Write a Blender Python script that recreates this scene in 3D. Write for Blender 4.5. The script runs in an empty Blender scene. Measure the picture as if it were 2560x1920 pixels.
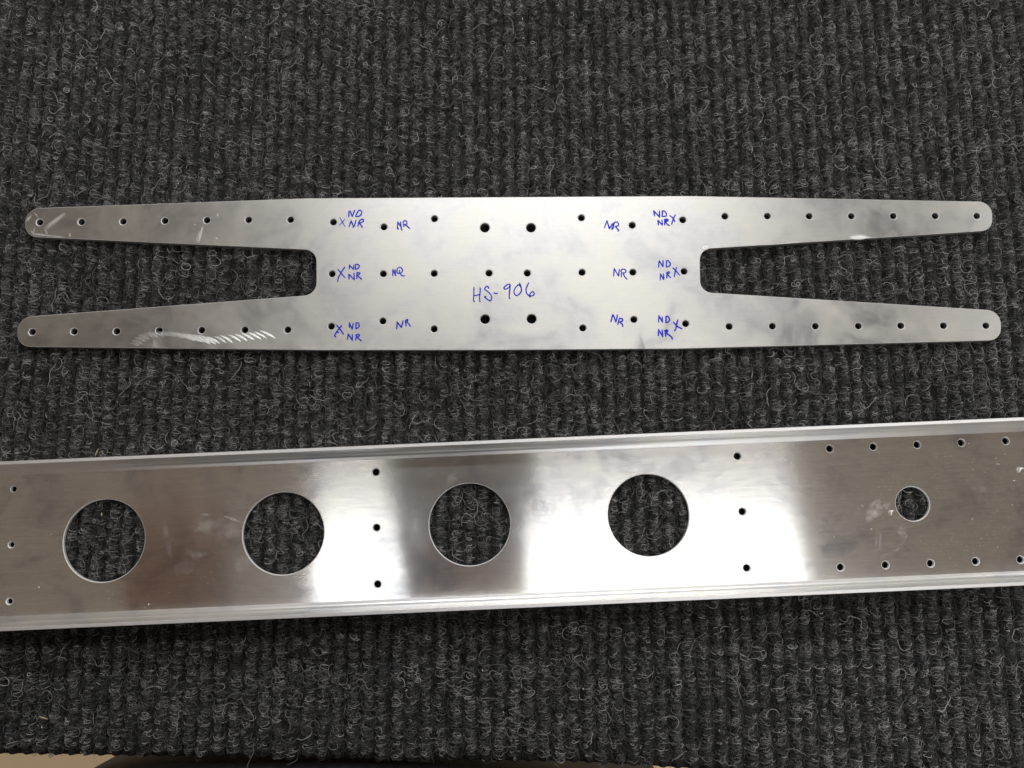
import bpy, bmesh, math, random
import numpy as np
from mathutils import Vector, Matrix
from mathutils.geometry import delaunay_2d_cdt

R = math.radians
MM = 0.001
scene = bpy.context.scene
COL = scene.collection

# ------------------------------------------------------------------ camera
cam_data = bpy.data.cameras.new('camera')
cam = bpy.data.objects.new('camera', cam_data)
COL.objects.link(cam)
cam.location = (0, 0, 0.300)
cam.rotation_euler = (R(8.5), 0, 0)
cam_data.sensor_width = 36.0
cam_data.lens = 36.0 * 1922.0 / 2560.0
cam_data.clip_start = 0.005
cam_data.clip_end = 20.0
scene.camera = cam

# ------------------------------------------------------------------ world, lamps, exposure
world = bpy.data.worlds.new('World')
scene.world = world
world.use_nodes = True
wn = world.node_tree.nodes
wbg = wn['Background']
wbg.inputs['Color'].default_value = (0.168, 0.138, 0.112, 1)
wbg.inputs['Strength'].default_value = 1.0

def lamp(name, loc, sx, sy, power, col, rz=0.0):
    d = bpy.data.lights.new(name, 'AREA')
    d.shape = 'RECTANGLE'
    d.size, d.size_y = sx, sy
    d.energy = power
    d.color = col
    o = bpy.data.objects.new(name, d)
    COL.objects.link(o)
    o.location = loc
    o.rotation_euler = (0, 0, rz)
    return o

LED = (0.98, 0.985, 1.0)
lamp('ceiling_or_fill_light', (0.115, -0.275, 1.60), 1.18, 0.19, 5.8, LED, R(1.5))
lamp('ceiling_or_fill_light', (0.100, 0.87, 1.60), 1.18, 0.17, 4.8, LED, R(1.5))
lamp('ceiling_or_fill_light', (0.10, 1.85, 1.60), 1.18, 0.17, 30.0, LED, R(1.5))
lamp('ceiling_or_fill_light', (2.15, 0.87, 1.60), 1.18, 0.17, 20.0, LED, R(1.5))  # added fill, out of view: brightens the right arms and right side of the carpet
lamp('ceiling_or_fill_light', (0.40, -1.85, 1.60), 1.18, 0.17, 15.0, LED, R(1.5))  # added fill, unseen behind the photographer: lifts the tan floor strip

scene.view_settings.view_transform = 'Standard'
scene.view_settings.look = 'None'
scene.view_settings.exposure = 0.0
scene.view_settings.gamma = 1.0
scene.cycles.use_denoising = True
scene.cycles.denoiser = 'OPENIMAGEDENOISE'
scene.cycles.denoising_input_passes = 'RGB_ALBEDO_NORMAL'
scene.cycles.denoising_prefilter = 'ACCURATE'
scene.cycles.max_bounces = 8
scene.cycles.diffuse_bounces = 3
scene.cycles.glossy_bounces = 4
scene.cycles.transparent_max_bounces = 16

# ------------------------------------------------------------------ measured data (millimetres)
PLATE_CORNERS = [(-197.19, 116.32, 5.44), (-83.62, 120.65, 0.0), (71.15, 121.66, 0.0), (194.86, 119.17, 5.21), (193.75, 107.16, 5.21), (75.46, 99.27, 4.82), (74.98, 81.49, 4.82), (194.11, 73.85, 5.29), (192.99, 62.0, 5.29),
 (64.61, 58.53, 0.0), (-7.88, 58.0, 0.0), (-75.62, 57.97, 0.0), (-194.94, 59.45, 5.36), (-196.06, 71.14, 5.36), (-77.88, 80.42, 5.13), (-78.58, 98.89, 5.13), (-196.09, 104.56, 5.44)]
PLATE_HOLES = [(-190.81, 110.53, 1.35), (-173.99, 110.72, 1.35), (-157.17, 110.92, 1.35), (-140.28, 111.18, 1.35), (-123.33, 111.44, 1.35), (-106.49, 111.58, 1.35), (-89.52, 111.64, 1.35), (-189.65, 65.29, 1.35),
 (-173.13, 65.47, 1.35), (-156.29, 65.54, 1.35), (-139.53, 65.85, 1.35), (-122.75, 65.98, 1.35), (-105.67, 66.1, 1.35), (-88.7, 66.17, 1.35), (-72.19, 110.59, 1.35), (-51.72, 108.56, 1.35), (-31.37, 112.04, 1.35),
 (28.04, 112.43, 1.35), (48.53, 109.28, 1.35), (-71.94, 88.98, 1.35), (-51.49, 89.04, 1.35), (-31.16, 89.17, 1.35), (-9.21, 89.3, 1.35), (6.09, 89.3, 1.35), (27.99, 89.62, 1.35), (48.33, 89.68, 1.35),
 (-71.51, 67.55, 1.35), (-51.19, 69.69, 1.35), (-30.82, 66.48, 1.35), (27.99, 66.86, 1.35), (48.31, 70.32, 1.35), (69.02, 111.56, 1.35), (86.11, 113.09, 1.35), (103.3, 113.16, 1.35), (120.27, 113.16, 1.35),
 (137.31, 113.16, 1.35), (154.29, 113.24, 1.35), (171.26, 113.24, 1.35), (188.15, 113.24, 1.35), (68.82, 90.03, 1.35), (68.76, 68.64, 1.35), (85.96, 67.47, 1.35), (103.07, 67.61, 1.35), (120.1, 67.61, 1.35),
 (137.14, 67.69, 1.35), (153.96, 67.83, 1.35), (170.85, 67.83, 1.35), (187.67, 67.83, 1.35), (-10.98, 108.23, 1.9), (7.65, 108.23, 1.9), (-10.66, 70.45, 1.9), (7.76, 70.57, 1.9)]
CHANNEL_ANGLE = 0.04336
CHANNEL_CENTRE = (0.37, -8.51)
CHANNEL_WIDTH = 60.75
CHANNEL_HOLES = [(-191.56, 20.57, 1.12), (-191.34, -0.47, 1.12), (-190.94, -21.43, 1.12), (-52.13, 21.01, 1.35), (-52.19, -0.1, 1.35), (-52.2, -21.17, 1.35), (87.93, 21.07, 1.35), (88.01, -0.13, 1.35), (87.86, -21.25, 1.35),
 (124.03, 22.4, 1.35), (141.01, 22.44, 1.35), (158.07, 22.48, 1.35), (175.34, 22.5, 1.35), (192.67, 22.46, 1.35), (123.45, -22.48, 1.35), (140.56, -22.42, 1.35), (157.73, -22.55, 1.35), (174.93, -22.55, 1.35),
 (192.06, -22.68, 1.35), (-156.07, -0.38, 15.5), (-87.77, -0.66, 15.5), (-16.58, -0.35, 15.5), (51.99, 0.16, 15.5), (153.6, -0.01, 6.45)]
NOTES = [('faint blue pen X beside the upper left hole', 0.29, [[(-69.66, 112.61), (-67.36, 108.58)], [(-67.46, 111.93), (-69.7, 109.17)]]),
 ('blue pen ND over NR by the upper left hole', 0.42,
  [[(-65.96, 115.22), (-66.04, 112.78)], [(-65.56, 115.38), (-64.57, 112.86)], [(-64.57, 112.86), (-63.64, 115.72)], [(-62.1, 115.55), (-63.32, 113.03)],
   [(-62.1, 115.47), (-61.38, 115.55), (-60.8, 114.88), (-60.93, 114.04), (-61.55, 113.28), (-62.35, 112.94), (-63.31, 112.99)], [(-65.75, 108.66), (-64.95, 111.18)], [(-64.95, 111.1), (-63.9, 108.58)],
   [(-64.22, 108.33), (-63.6, 109.17), (-63.03, 111.43)], [(-62.22, 108.75), (-61.87, 110.34)], [(-62.03, 110.34), (-61.34, 111.35), (-60.38, 111.77), (-59.97, 111.35), (-60.27, 110.68), (-61.46, 110.26)],
   [(-61.62, 110.17), (-60.95, 109.17), (-60.46, 108.66), (-60.6, 108.16)]]),
 ('blue pen NR at the upper left of the middle', 0.42,
  [[(-46.18, 110.68), (-46.15, 107.83), (-45.74, 107.83)], [(-46.18, 110.68), (-44.8, 108.5)], [(-45.12, 110.76), (-44.8, 108.83), (-44.44, 107.07)], [(-44.03, 110.34), (-43.56, 108.58)],
   [(-44.03, 110.34), (-43.57, 111.1), (-42.84, 111.1), (-42.43, 110.42), (-42.65, 109.75), (-43.45, 109.5)], [(-43.29, 109.5), (-42.31, 108.83), (-41.33, 107.91)]]),
 ('blue pen X beside the hole at the left slot', 0.42, [[(-69.71, 90.89), (-66.73, 87.38)], [(-66.98, 91.77), (-68.28, 89.57), (-69.28, 87.6), (-69.6, 85.74)]]),
 ('blue pen ND over NR by the left slot', 0.42,
  [[(-65.1, 92.76), (-65.1, 90.89)], [(-65.09, 92.65), (-63.44, 90.78)], [(-63.33, 92.65), (-63.44, 90.78)], [(-62.66, 92.87), (-62.64, 90.78)],
   [(-62.76, 92.87), (-61.81, 92.87), (-61.11, 92.21), (-61.55, 91.33), (-62.64, 90.78)], [(-65.19, 88.92), (-65.06, 86.73)], [(-65.19, 88.92), (-62.99, 86.51)], [(-63.18, 89.24), (-62.99, 86.51)],
   [(-62.03, 89.57), (-61.95, 86.95)], [(-62.02, 89.46), (-61.07, 89.4), (-60.84, 89.02), (-61.88, 88.37)], [(-61.88, 88.37), (-60.8, 87.38), (-60.04, 86.73)]]),
 ('blue pen NR with a round looped R', 0.4,
  [[(-47.63, 90.89), (-47.67, 88.04)], [(-47.63, 90.78), (-46.51, 88.15)], [(-46.78, 90.78), (-46.44, 88.15)],
   [(-45.47, 88.92), (-46.01, 89.79), (-45.83, 91.11), (-45.0, 91.72), (-44.03, 91.11), (-43.9, 90.01), (-44.94, 89.02)], [(-44.97, 90.45), (-45.15, 89.13)], [(-45.06, 89.57), (-43.97, 88.26), (-43.01, 88.15)]]),
 ('blue pen X beside the lower left hole', 0.45,
  [[(-69.57, 68.09), (-68.16, 66.59), (-66.62, 64.34)], [(-67.36, 67.88), (-68.37, 66.7), (-69.77, 64.45), (-69.95, 63.59), (-69.62, 63.27)], [(-68.95, 65.09), (-68.42, 65.09)]]),
 ('blue pen ND over NR by the lower left hole', 0.43,
  [[(-64.42, 69.06), (-64.29, 67.02)], [(-64.42, 69.06), (-63.22, 66.27)], [(-62.81, 68.74), (-63.22, 66.27)], [(-61.73, 69.06), (-61.76, 66.59)],
   [(-61.73, 68.95), (-60.88, 68.84), (-60.48, 67.88), (-60.83, 67.02), (-61.76, 66.55)], [(-64.74, 64.45), (-64.92, 62.2)], [(-64.63, 64.34), (-62.98, 61.78)], [(-63.09, 64.23), (-62.98, 61.78)],
   [(-61.38, 64.23), (-61.72, 61.88)], [(-61.78, 63.8), (-60.86, 64.34), (-60.21, 63.8), (-61.24, 63.16)], [(-61.24, 63.16), (-60.27, 62.31), (-59.42, 61.67)]]),
 ('blue pen NR slanting at the lower left of the middle', 0.42,
  [[(-45.46, 69.38), (-45.6, 66.48)], [(-45.46, 69.27), (-43.73, 67.02)], [(-43.16, 69.81), (-43.73, 67.02)], [(-42.32, 69.92), (-41.85, 67.55)], [(-42.31, 69.6), (-41.49, 70.35), (-41.37, 69.7), (-41.98, 68.95)],
   [(-41.36, 69.06), (-40.71, 68.31), (-40.17, 67.45)]]),
 ('blue pen HS-906 in large figures at the centre', 0.4,
  [[(-15.17, 83.41), (-15.2, 80.37), (-15.28, 78.0), (-14.84, 77.53)], [(-12.72, 83.26), (-12.67, 81.85), (-12.89, 79.78), (-12.83, 77.85), (-12.59, 77.48)], [(-15.15, 80.07), (-14.36, 80.1), (-13.14, 80.44)],
   [(-9.26, 82.97), (-9.55, 83.71), (-10.06, 83.86), (-10.77, 83.19), (-10.84, 82.6), (-10.19, 82.08), (-9.18, 81.26), (-8.38, 80.22), (-8.09, 79.19), (-8.3, 78.3), (-8.81, 77.85), (-9.45, 78.3), (-10.9, 79.41),
    (-10.4, 79.7)],
   [(-7.19, 81.19), (-6.73, 80.93), (-5.72, 80.99)], [(-0.61, 84.38), (-1.33, 84.75), (-2.12, 84.38), (-3.06, 83.49), (-3.13, 82.89), (-2.55, 82.67), (-1.26, 83.34), (-0.68, 84.38)],
   [(-0.65, 84.53), (-0.9, 82.15), (-1.11, 79.78), (-1.04, 79.04), (-0.75, 78.82)],
   [(3.29, 83.78), (2.85, 84.45), (2.06, 84.08), (1.05, 82.74), (0.79, 81.56), (1.12, 80.52), (1.91, 80.07), (2.92, 80.67), (3.64, 81.7), (3.76, 82.74), (3.36, 84.23), (3.0, 85.2)],
   [(6.68, 85.27), (6.17, 84.23), (5.66, 82.89), (5.66, 81.7), (6.16, 80.52), (7.24, 79.93), (8.39, 80.07), (8.86, 80.81), (8.54, 81.48), (7.97, 81.56), (7.24, 80.81), (7.02, 79.93), (7.24, 79.33)]]),
 ('blue pen NR at the upper right of the middle', 0.43,
  [[(37.31, 108.18), (38.39, 111.27)], [(38.39, 111.27), (39.25, 107.8)], [(39.25, 107.7), (40.58, 110.02)], [(40.94, 109.53), (40.26, 107.41)],
   [(40.67, 109.53), (41.52, 110.5), (42.45, 110.6), (42.99, 109.92), (42.78, 109.05), (41.67, 108.76)], [(41.67, 108.76), (42.57, 107.7), (42.93, 107.22), (42.74, 106.74)], [(41.23, 109.92), (40.72, 107.7)]]),
 ('blue pen ND over NR by the upper right hole', 0.45,
  [[(57.38, 115.44), (57.72, 113.11)], [(57.47, 115.34), (59.71, 112.63)], [(59.64, 115.44), (59.71, 112.63)], [(60.9, 115.34), (60.69, 113.01)],
   [(60.71, 115.24), (61.64, 115.24), (62.44, 114.18), (62.13, 113.11), (60.69, 113.01)], [(58.94, 111.47), (59.16, 109.34)], [(58.94, 111.47), (60.72, 109.24)], [(60.61, 111.56), (60.72, 109.24)],
   [(61.63, 111.66), (61.65, 109.24)], [(61.53, 111.66), (62.65, 111.85), (63.1, 111.27), (61.87, 110.5)], [(61.87, 110.6), (62.68, 109.73), (63.58, 109.05)], [(61.7, 110.89), (62.45, 111.47)]]),
 ('blue pen X beside the upper right hole', 0.4, [[(63.81, 113.4), (65.07, 112.24), (65.85, 110.69)], [(66.13, 113.69), (65.25, 112.05), (64.43, 109.53)]]),
 ('blue pen ND over NR by the right slot', 0.42,
  [[(58.99, 94.41), (58.66, 91.66)], [(59.05, 94.41), (60.41, 91.88)], [(60.55, 94.52), (60.47, 91.88)], [(61.97, 94.41), (61.74, 91.88)], [(61.86, 94.3), (62.61, 94.41), (63.42, 93.2), (62.97, 92.21), (61.74, 91.77)],
   [(59.37, 89.02), (59.19, 86.4)], [(59.37, 89.02), (60.57, 86.61)], [(60.6, 89.02), (60.68, 86.61)], [(61.97, 89.57), (61.82, 87.16)], [(61.71, 89.24), (62.47, 89.79), (62.99, 89.57), (62.12, 88.69)],
   [(62.12, 88.69), (62.84, 87.93), (63.35, 87.38)]]),
 ('blue pen X beside the hole at the right slot', 0.4, [[(64.43, 91.44), (65.76, 90.01), (66.98, 88.37)], [(65.92, 91.66), (65.35, 90.23), (64.85, 87.82)]]),
 ('blue pen NR touching the right middle hole', 0.4,
  [[(40.91, 91.22), (40.58, 88.04)], [(40.91, 91.22), (42.55, 88.04)], [(42.97, 90.89), (42.59, 88.04)], [(43.8, 90.01), (43.64, 87.6)],
   [(43.52, 90.01), (43.92, 90.78), (44.98, 90.89), (45.6, 90.12), (45.17, 89.46), (44.21, 89.35)], [(44.32, 89.46), (45.02, 87.82), (45.95, 86.72)]]),
 ('blue pen NR at the lower right of the middle', 0.46,
  [[(39.95, 72.28), (39.16, 69.37)], [(40.16, 72.28), (41.15, 69.16)], [(41.84, 72.17), (41.15, 69.16)], [(42.55, 70.88), (41.87, 68.19)], [(42.44, 70.66), (43.5, 70.66), (43.79, 69.8), (42.63, 69.27)],
   [(42.63, 69.27), (43.66, 68.3), (43.85, 67.44)]]),
 ('blue pen ND over NR by the lower right hole', 0.46,
  [[(58.21, 71.85), (58.13, 69.16)], [(58.24, 71.74), (59.64, 69.16)], [(59.5, 71.42), (59.64, 69.16)], [(61.08, 71.53), (60.9, 69.05)], [(60.97, 71.42), (61.81, 71.53), (62.41, 70.45), (61.96, 69.37), (60.9, 68.99)],
   [(57.99, 66.37), (57.81, 63.8)], [(57.98, 66.26), (59.58, 63.26)], [(59.34, 66.05), (59.58, 63.26)], [(60.49, 65.94), (60.73, 63.48)], [(60.28, 65.72), (61.23, 66.05), (61.64, 65.62), (60.88, 64.87)],
   [(60.78, 64.87), (62.01, 64.01), (63.03, 63.16), (63.25, 62.3)], [(60.57, 65.08), (61.22, 65.72)]]),
 ('blue pen X beside the lower right hole', 0.46, [[(63.95, 69.27), (65.06, 67.87), (66.09, 67.12), (67.23, 66.58)], [(65.66, 70.13), (65.18, 68.3), (64.81, 66.58), (64.26, 65.72)]])]
SCUFFS = [('fan of polished slivers sweeping along the lower left arm',
  [(-100.16, 65.92, -92.56, 62.24, 0.66, 0.92), (-102.37, 65.54, -96.65, 62.5, 0.66, 0.92), (-104.95, 65.16, -98.48, 61.93, 0.7, 0.92), (-107.16, 64.78, -100.88, 61.63, 0.7, 0.92),
   (-109.75, 64.59, -103.83, 61.37, 0.77, 0.92), (-112.52, 64.21, -106.6, 61.1, 0.77, 0.92), (-115.67, 64.02, -109.92, 60.8, 0.81, 0.92), (-118.06, 63.64, -112.32, 60.5, 0.81, 0.874),
   (-120.84, 63.53, -114.71, 60.23, 0.81, 0.8280000000000001), (-123.07, 63.64, -116.56, 60.23, 1.47, 0.675), (-125.31, 63.83, -118.79, 60.23, 1.47, 0.63), (-127.55, 64.02, -120.68, 60.8, 1.47, 0.5850000000000001),
   (-129.79, 64.21, -122.55, 61.18, 1.47, 0.54), (-132.03, 64.4, -124.43, 61.56, 1.47, 0.49500000000000005), (-134.29, 64.78, -126.69, 62.12, 1.39, 0.45), (-136.53, 64.97, -128.94, 62.5, 1.32, 0.405),
   (-138.76, 65.04, -131.96, 63.26, 1.21, 0.36000000000000004), (-140.63, 65.16, -134.94, 63.37, 1.21, 0.36000000000000004), (-142.5, 65.27, -137.15, 63.07, 1.21, 0.342), (-144.35, 65.16, -139.35, 62.69, 1.21, 0.342),
   (-146.18, 64.78, -141.19, 62.5, 1.21, 0.324), (-147.98, 64.02, -142.64, 61.93, 1.21, 0.324), (-149.4, 63.07, -144.07, 61.18, 1.14, 0.324), (-150.43, 61.93, -145.1, 60.04, 1.14, 0.324),
   (-151.27, 60.8, -146.15, 59.21, 1.03, 0.324)]),
 ('hatched scratch and scuffs on the upper left tip',
  [(-188.59, 107.5, -180.65, 114.48, 0.55, 0.9), (-189.09, 108.19, -181.12, 114.78, 0.47, 0.5), (-187.87, 106.82, -180.17, 114.03, 0.42, 0.4), (-196.53, 110.47, -194.37, 113.22, 0.72, 0.7),
   (-196.39, 111.39, -194.01, 114.14, 0.55, 0.5), (-192.63, 108.65, -192.76, 105.22, 0.63, 0.4), (-193.23, 105.68, -187.05, 105.0, 0.72, 0.6), (-190.13, 105.22, -178.89, 104.09, 0.55, 0.55),
   (-188.39, 107.73, -187.05, 105.0, 0.55, 0.5), (-178.19, 106.14, -177.99, 103.86, 0.55, 0.8), (-193.64, 114.83, -191.21, 112.31, 0.42, 0.5), (-194.26, 107.28, -192.3, 105.0, 0.55, 0.5),
   (-188.91, 108.19, -187.83, 106.91, 0.19, 0.8), (-188.43, 108.63, -187.35, 107.35, 0.19, 0.8), (-187.94, 109.07, -186.86, 107.79, 0.19, 0.8), (-187.45, 109.51, -186.38, 108.23, 0.19, 0.8),
   (-186.97, 109.96, -185.89, 108.68, 0.19, 0.8), (-186.48, 110.4, -185.4, 109.12, 0.19, 0.8), (-185.99, 110.84, -184.92, 109.56, 0.19, 0.8), (-185.51, 111.28, -184.43, 110.0, 0.19, 0.8),
   (-185.02, 111.73, -183.94, 110.44, 0.19, 0.8), (-184.53, 112.17, -183.46, 110.89, 0.19, 0.8), (-184.05, 112.61, -182.97, 111.33, 0.19, 0.8), (-183.56, 113.05, -182.48, 111.77, 0.19, 0.8),
   (-183.07, 113.5, -181.99, 112.21, 0.19, 0.8), (-182.58, 113.94, -181.5, 112.66, 0.19, 0.8), (-182.09, 114.39, -181.02, 113.1, 0.19, 0.8), (-181.6, 114.83, -180.53, 113.54, 0.19, 0.8)]),
 ('short upright scratch under the fifth hole of the upper left arm',
  [(-126.18, 101.45, -124.77, 109.28, 0.85, 0.9), (-127.01, 101.64, -125.93, 107.64, 0.49, 0.5), (-119.42, 114.53, -118.87, 112.56, 0.49, 0.7), (-119.47, 104.38, -118.34, 103.21, 0.42, 0.9),
   (-128.57, 109.74, -127.48, 109.48, 0.49, 0.6)]),
 ('filed bright nick on the lower edge of the upper right arm', [(135.41, 104.03, 143.59, 104.33, 1.75, 1), (138.36, 104.63, 145.32, 104.03, 0.96, 0.5), (99.72, 100.82, 116.09, 102.27, 0.39, 0.6)]),
 ('bright burr at the upper corner of the right slot', [(75.9, 99.87, 79.19, 100.17, 2.12, 1)])]
CHANNEL_SCUFFS = [('smudges round the small hole at the right end',
  [(135.05, -6.51, 141.22, 2.68, 3.87, 0.35), (135.51, -5.27, 145.86, 1.21, 2.58, 0.25), (147.45, -7.04, 149.32, -12.75, 3.87, 0.22), (137.14, -19.06, 139.04, -7.93, 0.52, 0.3), (138.47, -18.5, 140.31, -7.99, 0.52, 0.3),
   (139.42, -18.54, 140.16, -10.48, 0.39, 0.25), (117.31, -14.48, 119.28, -10.82, 2.32, 0.3), (168.18, -14.82, 171.19, -16.19, 1.29, 0.25), (182.84, 4.04, 176.53, 4.95, 2.58, 0.15),
   (144.23, -18.13, 150.82, -10.94, 1.29, 0.22), (138.33, -19.73, 146.98, -16.38, 1.29, 0.22)]),
 ('finger smear beside the second large hole',
  [(-120.04, 8.01, -111.7, 7.06, 0.96, 0.5), (-111.1, 7.04, -102.75, 3.74, 0.96, 0.6), (-122.27, -0.68, -119.44, 7.4, 3.01, 0.3), (-125.73, -5.18, -117.42, -7.86, 3.01, 0.3), (-121.16, 3.95, -103.31, -0.33, 6.63, 0.3),
   (-133.69, 6.84, -130.37, -9.03, 2.05, 0.25), (-118.03, -6.09, -115.64, -7.94, 1.81, 0.3), (-106.77, -10.06, -98.48, -13.88, 5.42, 0.25), (-129.7, -12.52, -120.9, -11.17, 4.82, 0.2)]),
 ('pale smear at the right of the third large hole', [(6.81, 1.92, 11.62, 8.79, 3.62, 0.5), (6.62, 4.28, 14.99, 4.51, 3.62, 0.35), (-1.48, -3.58, 3.59, 3.24, 1.57, 0.3), (-0.34, -4.8, 4.7, 1.42, 0.72, 0.35)]),
 ('faint smear above the third large hole', [(-25.19, 17.52, -20.74, 16.13, 4.82, 0.3)])]
SHAVINGS = [('curled white metal shaving by the small round hole of the channel', (145.36, -3.06), 2.2, 0.9), ('white metal shaving at the right frame edge inside the channel', (196.99, 10.76), 2.7, 0.5)]
CHANNEL_SPECKS = [(133.32, 28.54), (111.87, -3.99), (111.4, 5.37), (108.67, 17.6), (122.12, -11.07), (136.64, -8.83), (187.82, 15.96), (187.92, 13.84), (188.67, 13.68), (191.63, -2.16), (183.99, -17.62), (193.69, 7.07), (191.78, 17.4),
 (178.01, 22.06), (134.19, 0.08), (175.63, -6.7), (-138.39, -24.73), (-178.24, 22.97), (-165.59, -12.12), (-159.48, 13.85), (-180.06, -16.65), (-176.25, 2.83)]
DUST = [(-165.32, 199.43), (-174.37, 178.97), (-112.59, 192.99), (-112.41, 186.05), (-2.01, 167.45), (4.41, 201.46), (4.23, 196.67), (4.73, 192.63), (43.52, 196.85), (65.72, 191.35), (-165.87, 121.7), (-11.05, -63.33),
 (26.49, -69.89), (-3.26, -78.09), (-39.28, -70.46), (-93.8, -87.63), (-157.45, -86.51), (-173.67, -83.43), (-177.81, -88.18), (36.06, -83.71), (53.18, -84.41), (98.65, -85.11), (76.52, -84.55), (123.52, -46.59),
 (175.23, 85.1), (21.67, 129.79), (32.79, 147.75)]
STRAWS = [(-162.1, 16.45, -160.48, 19.4), (-175.07, -79.6, -171.3, -80.44), (-157.75, -5.27, -157.35, -6.48)]
CARPET_EDGE = [-0.01311, -96.55939]

PLATE_TOP = 2.5
WEB_TOP = 1.3
FLANGE_H = 15.0

# ------------------------------------------------------------------ helpers
def tag(o, label=None, cat=None, group=None, kind=None):
    if label: o['label'] = label
    if cat: o['category'] = cat
    if group: o['group'] = group
    if kind: o['kind'] = kind
    return o

def link(name, me, mats=(), parent=None):
    for m in mats: me.materials.append(m)
    o = bpy.data.objects.new(name, me)
    COL.objects.link(o)
    if parent is not None: o.parent = parent
    return o

def mesh(name, verts, faces, mats=(), parent=None, fmat=None, smooth=False, scale=MM):
    me = bpy.data.meshes.new(name)
    me.from_pydata([(v[0]*scale, v[1]*scale, v[2]*scale) for v in verts], [], faces)
    if fmat is not None: me.polygons.foreach_set('material_index', fmat)
    if smooth: me.polygons.foreach_set('use_smooth', [True]*len(me.polygons))
    me.update()
    return link(name, me, mats, parent)

def fillet(corners, seg=10):
    pts = []
    n = len(corners)
    for i, (x, y, r) in enumerate(corners):
        p = Vector((x, y)); a = Vector(corners[i-1][:2]); b = Vector(corners[(i+1) % n][:2])
        if r <= 0:
            pts.append((x, y)); continue
        da = (a-p).normalized(); db = (b-p).normalized()
        half = da.angle(db)/2
        t = r/math.tan(half)
        c = p + (da+db).normalized()*(r/math.sin(half))
        s = p+da*t-c; e = p+db*t-c
        a0 = math.atan2(s.y, s.x); d = math.atan2(e.y, e.x)-a0
        while d > math.pi: d -= 2*math.pi
        while d < -math.pi: d += 2*math.pi
        for k in range(seg+1):
            q = a0+d*k/seg
            pts.append((c.x+r*math.cos(q), c.y+r*math.sin(q)))
    return pts

def area2(p):
    return sum(p[i-1][0]*p[i][1]-p[i][0]*p[i-1][1] for i in range(len(p)))

def inset(poly, d):
    """moves a counter-clockwise outline inwards by d (a clockwise one outwards)"""
    n = len(poly); out = []
    for i in range(n):
        p = Vector(poly[i]); a = Vector(poly[i-1]); b = Vector(poly[(i+1) % n])
        u = (p-a).normalized(); v = (b-p).normalized()
        na = Vector((-u.y, u.x)); nb = Vector((-v.y, v.x))
        m = (na+nb).normalized()
        out.append(tuple(p+m*(d/max(0.3, m.dot(na)))))
    return out

def densify(poly, step):
    out = []
    n = len(poly)
    for i in range(n):
        a = Vector(poly[i]); b = Vector(poly[(i+1) % n])
        k = max(1, int((b-a).length/step))
        for j in range(k): out.append(tuple(a+(b-a)*(j/k)))
    return out

def sheet(outline, rings, z0, z1, ch, ch_h=None):
    """a flat sheet with holes: top face, bevelled rims, walls, bottom. Returns verts, faces, material index (0 face, 1 rim and wall)"""
    V = []; Fc = []; M = []
    loops = []
    if area2(outline) < 0: outline = outline[::-1]
    loops.append((outline, ch))
    for ring, c in rings:
        if area2(ring) > 0: ring = ring[::-1]
        loops.append((ring, c if c is not None else ch_h))
    def flat(ls, z, up):
        vs = []; es = []
        for l in ls:
            s = len(vs); vs += [Vector(p) for p in l]
            es += [(s+i, s+(i+1) % len(l)) for i in range(len(l))]
        rv, re, rf, _, _, _ = delaunay_2d_cdt(vs, es, [], 0, 1e-6)
        base = len(V)
        V.extend((p.x, p.y, z) for p in rv)
        for f in rf:
            c = Vector((0, 0))
            for i in f: c += rv[i]
            c /= len(f)
            if not inside(c, ls[0]): continue
            if any(inside(c, h) for h in ls[1:]): continue
            g = [base+i for i in f]
            a = area2([rv[i] for i in f])
            if (a > 0) != up: g.reverse()
            Fc.append(g); M.append(0)
    flat([inset(l, c) for l, c in loops], z1, True)
    flat([l for l, c in loops], z0, False)
    for l, c in loops:
        n = len(l); b = len(V)
        rim = inset(l, c)
        V.extend((p[0], p[1], z1) for p in rim)
        V.extend((p[0], p[1], z1-c*0.8) for p in l)
        V.extend((p[0], p[1], z0) for p in l)
        for i in range(n):
            j = (i+1) % n
            Fc.append([b+n+i, b+n+j, b+j, b+i]); M.append(1)
            Fc.append([b+2*n+i, b+2*n+j, b+n+j, b+n+i]); M.append(1)
    return V, Fc, M

def inside(p, poly):
    x, y = p[0], p[1]; c = False
    n = len(poly); j = n-1
    for i in range(n):
        xi, yi = poly[i]; xj, yj = poly[j]
        if (yi > y) != (yj > y) and x < (xj-xi)*(y-yi)/(yj-yi)+xi: c = not c
        j = i
    return c

def circle(x, y, r, n):
    return [(x+r*math.cos(2*math.pi*i/n), y+r*math.sin(2*math.pi*i/n)) for i in range(n)]

def planar_uv(me, ang, swap=True):
    """UV with u across the rolling grain, v along it (metres)"""
    uv = me.uv_layers.new(name='grain')
    c, s = math.cos(ang), math.sin(ang)
    co = np.empty(len(me.vertices)*3); me.vertices.foreach_get('co', co); co = co.reshape(-1, 3)
    li = np.empty(len(me.loops), int); me.loops.foreach_get('vertex_index', li)
    p = co[li]
    along = p[:, 0]*c+p[:, 1]*s
    across = -p[:, 0]*s+p[:, 1]*c + p[:, 2]*0.7
    uv.data.foreach_set('uv', np.stack([across, along], 1).ravel())

# ------------------------------------------------------------------ materials
def new_mat(name):
    m = bpy.data.materials.new(name); m.use_nodes = True
    nt = m.node_tree
    return m, nt, nt.nodes['Principled BSDF']

def node(nt, kind, **kw):
    n = nt.nodes.new(kind)
    for k, v in kw.items():
        if k in n.inputs: n.inputs[k].default_value = v
        else: setattr(n, k, v)
    return n

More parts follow.
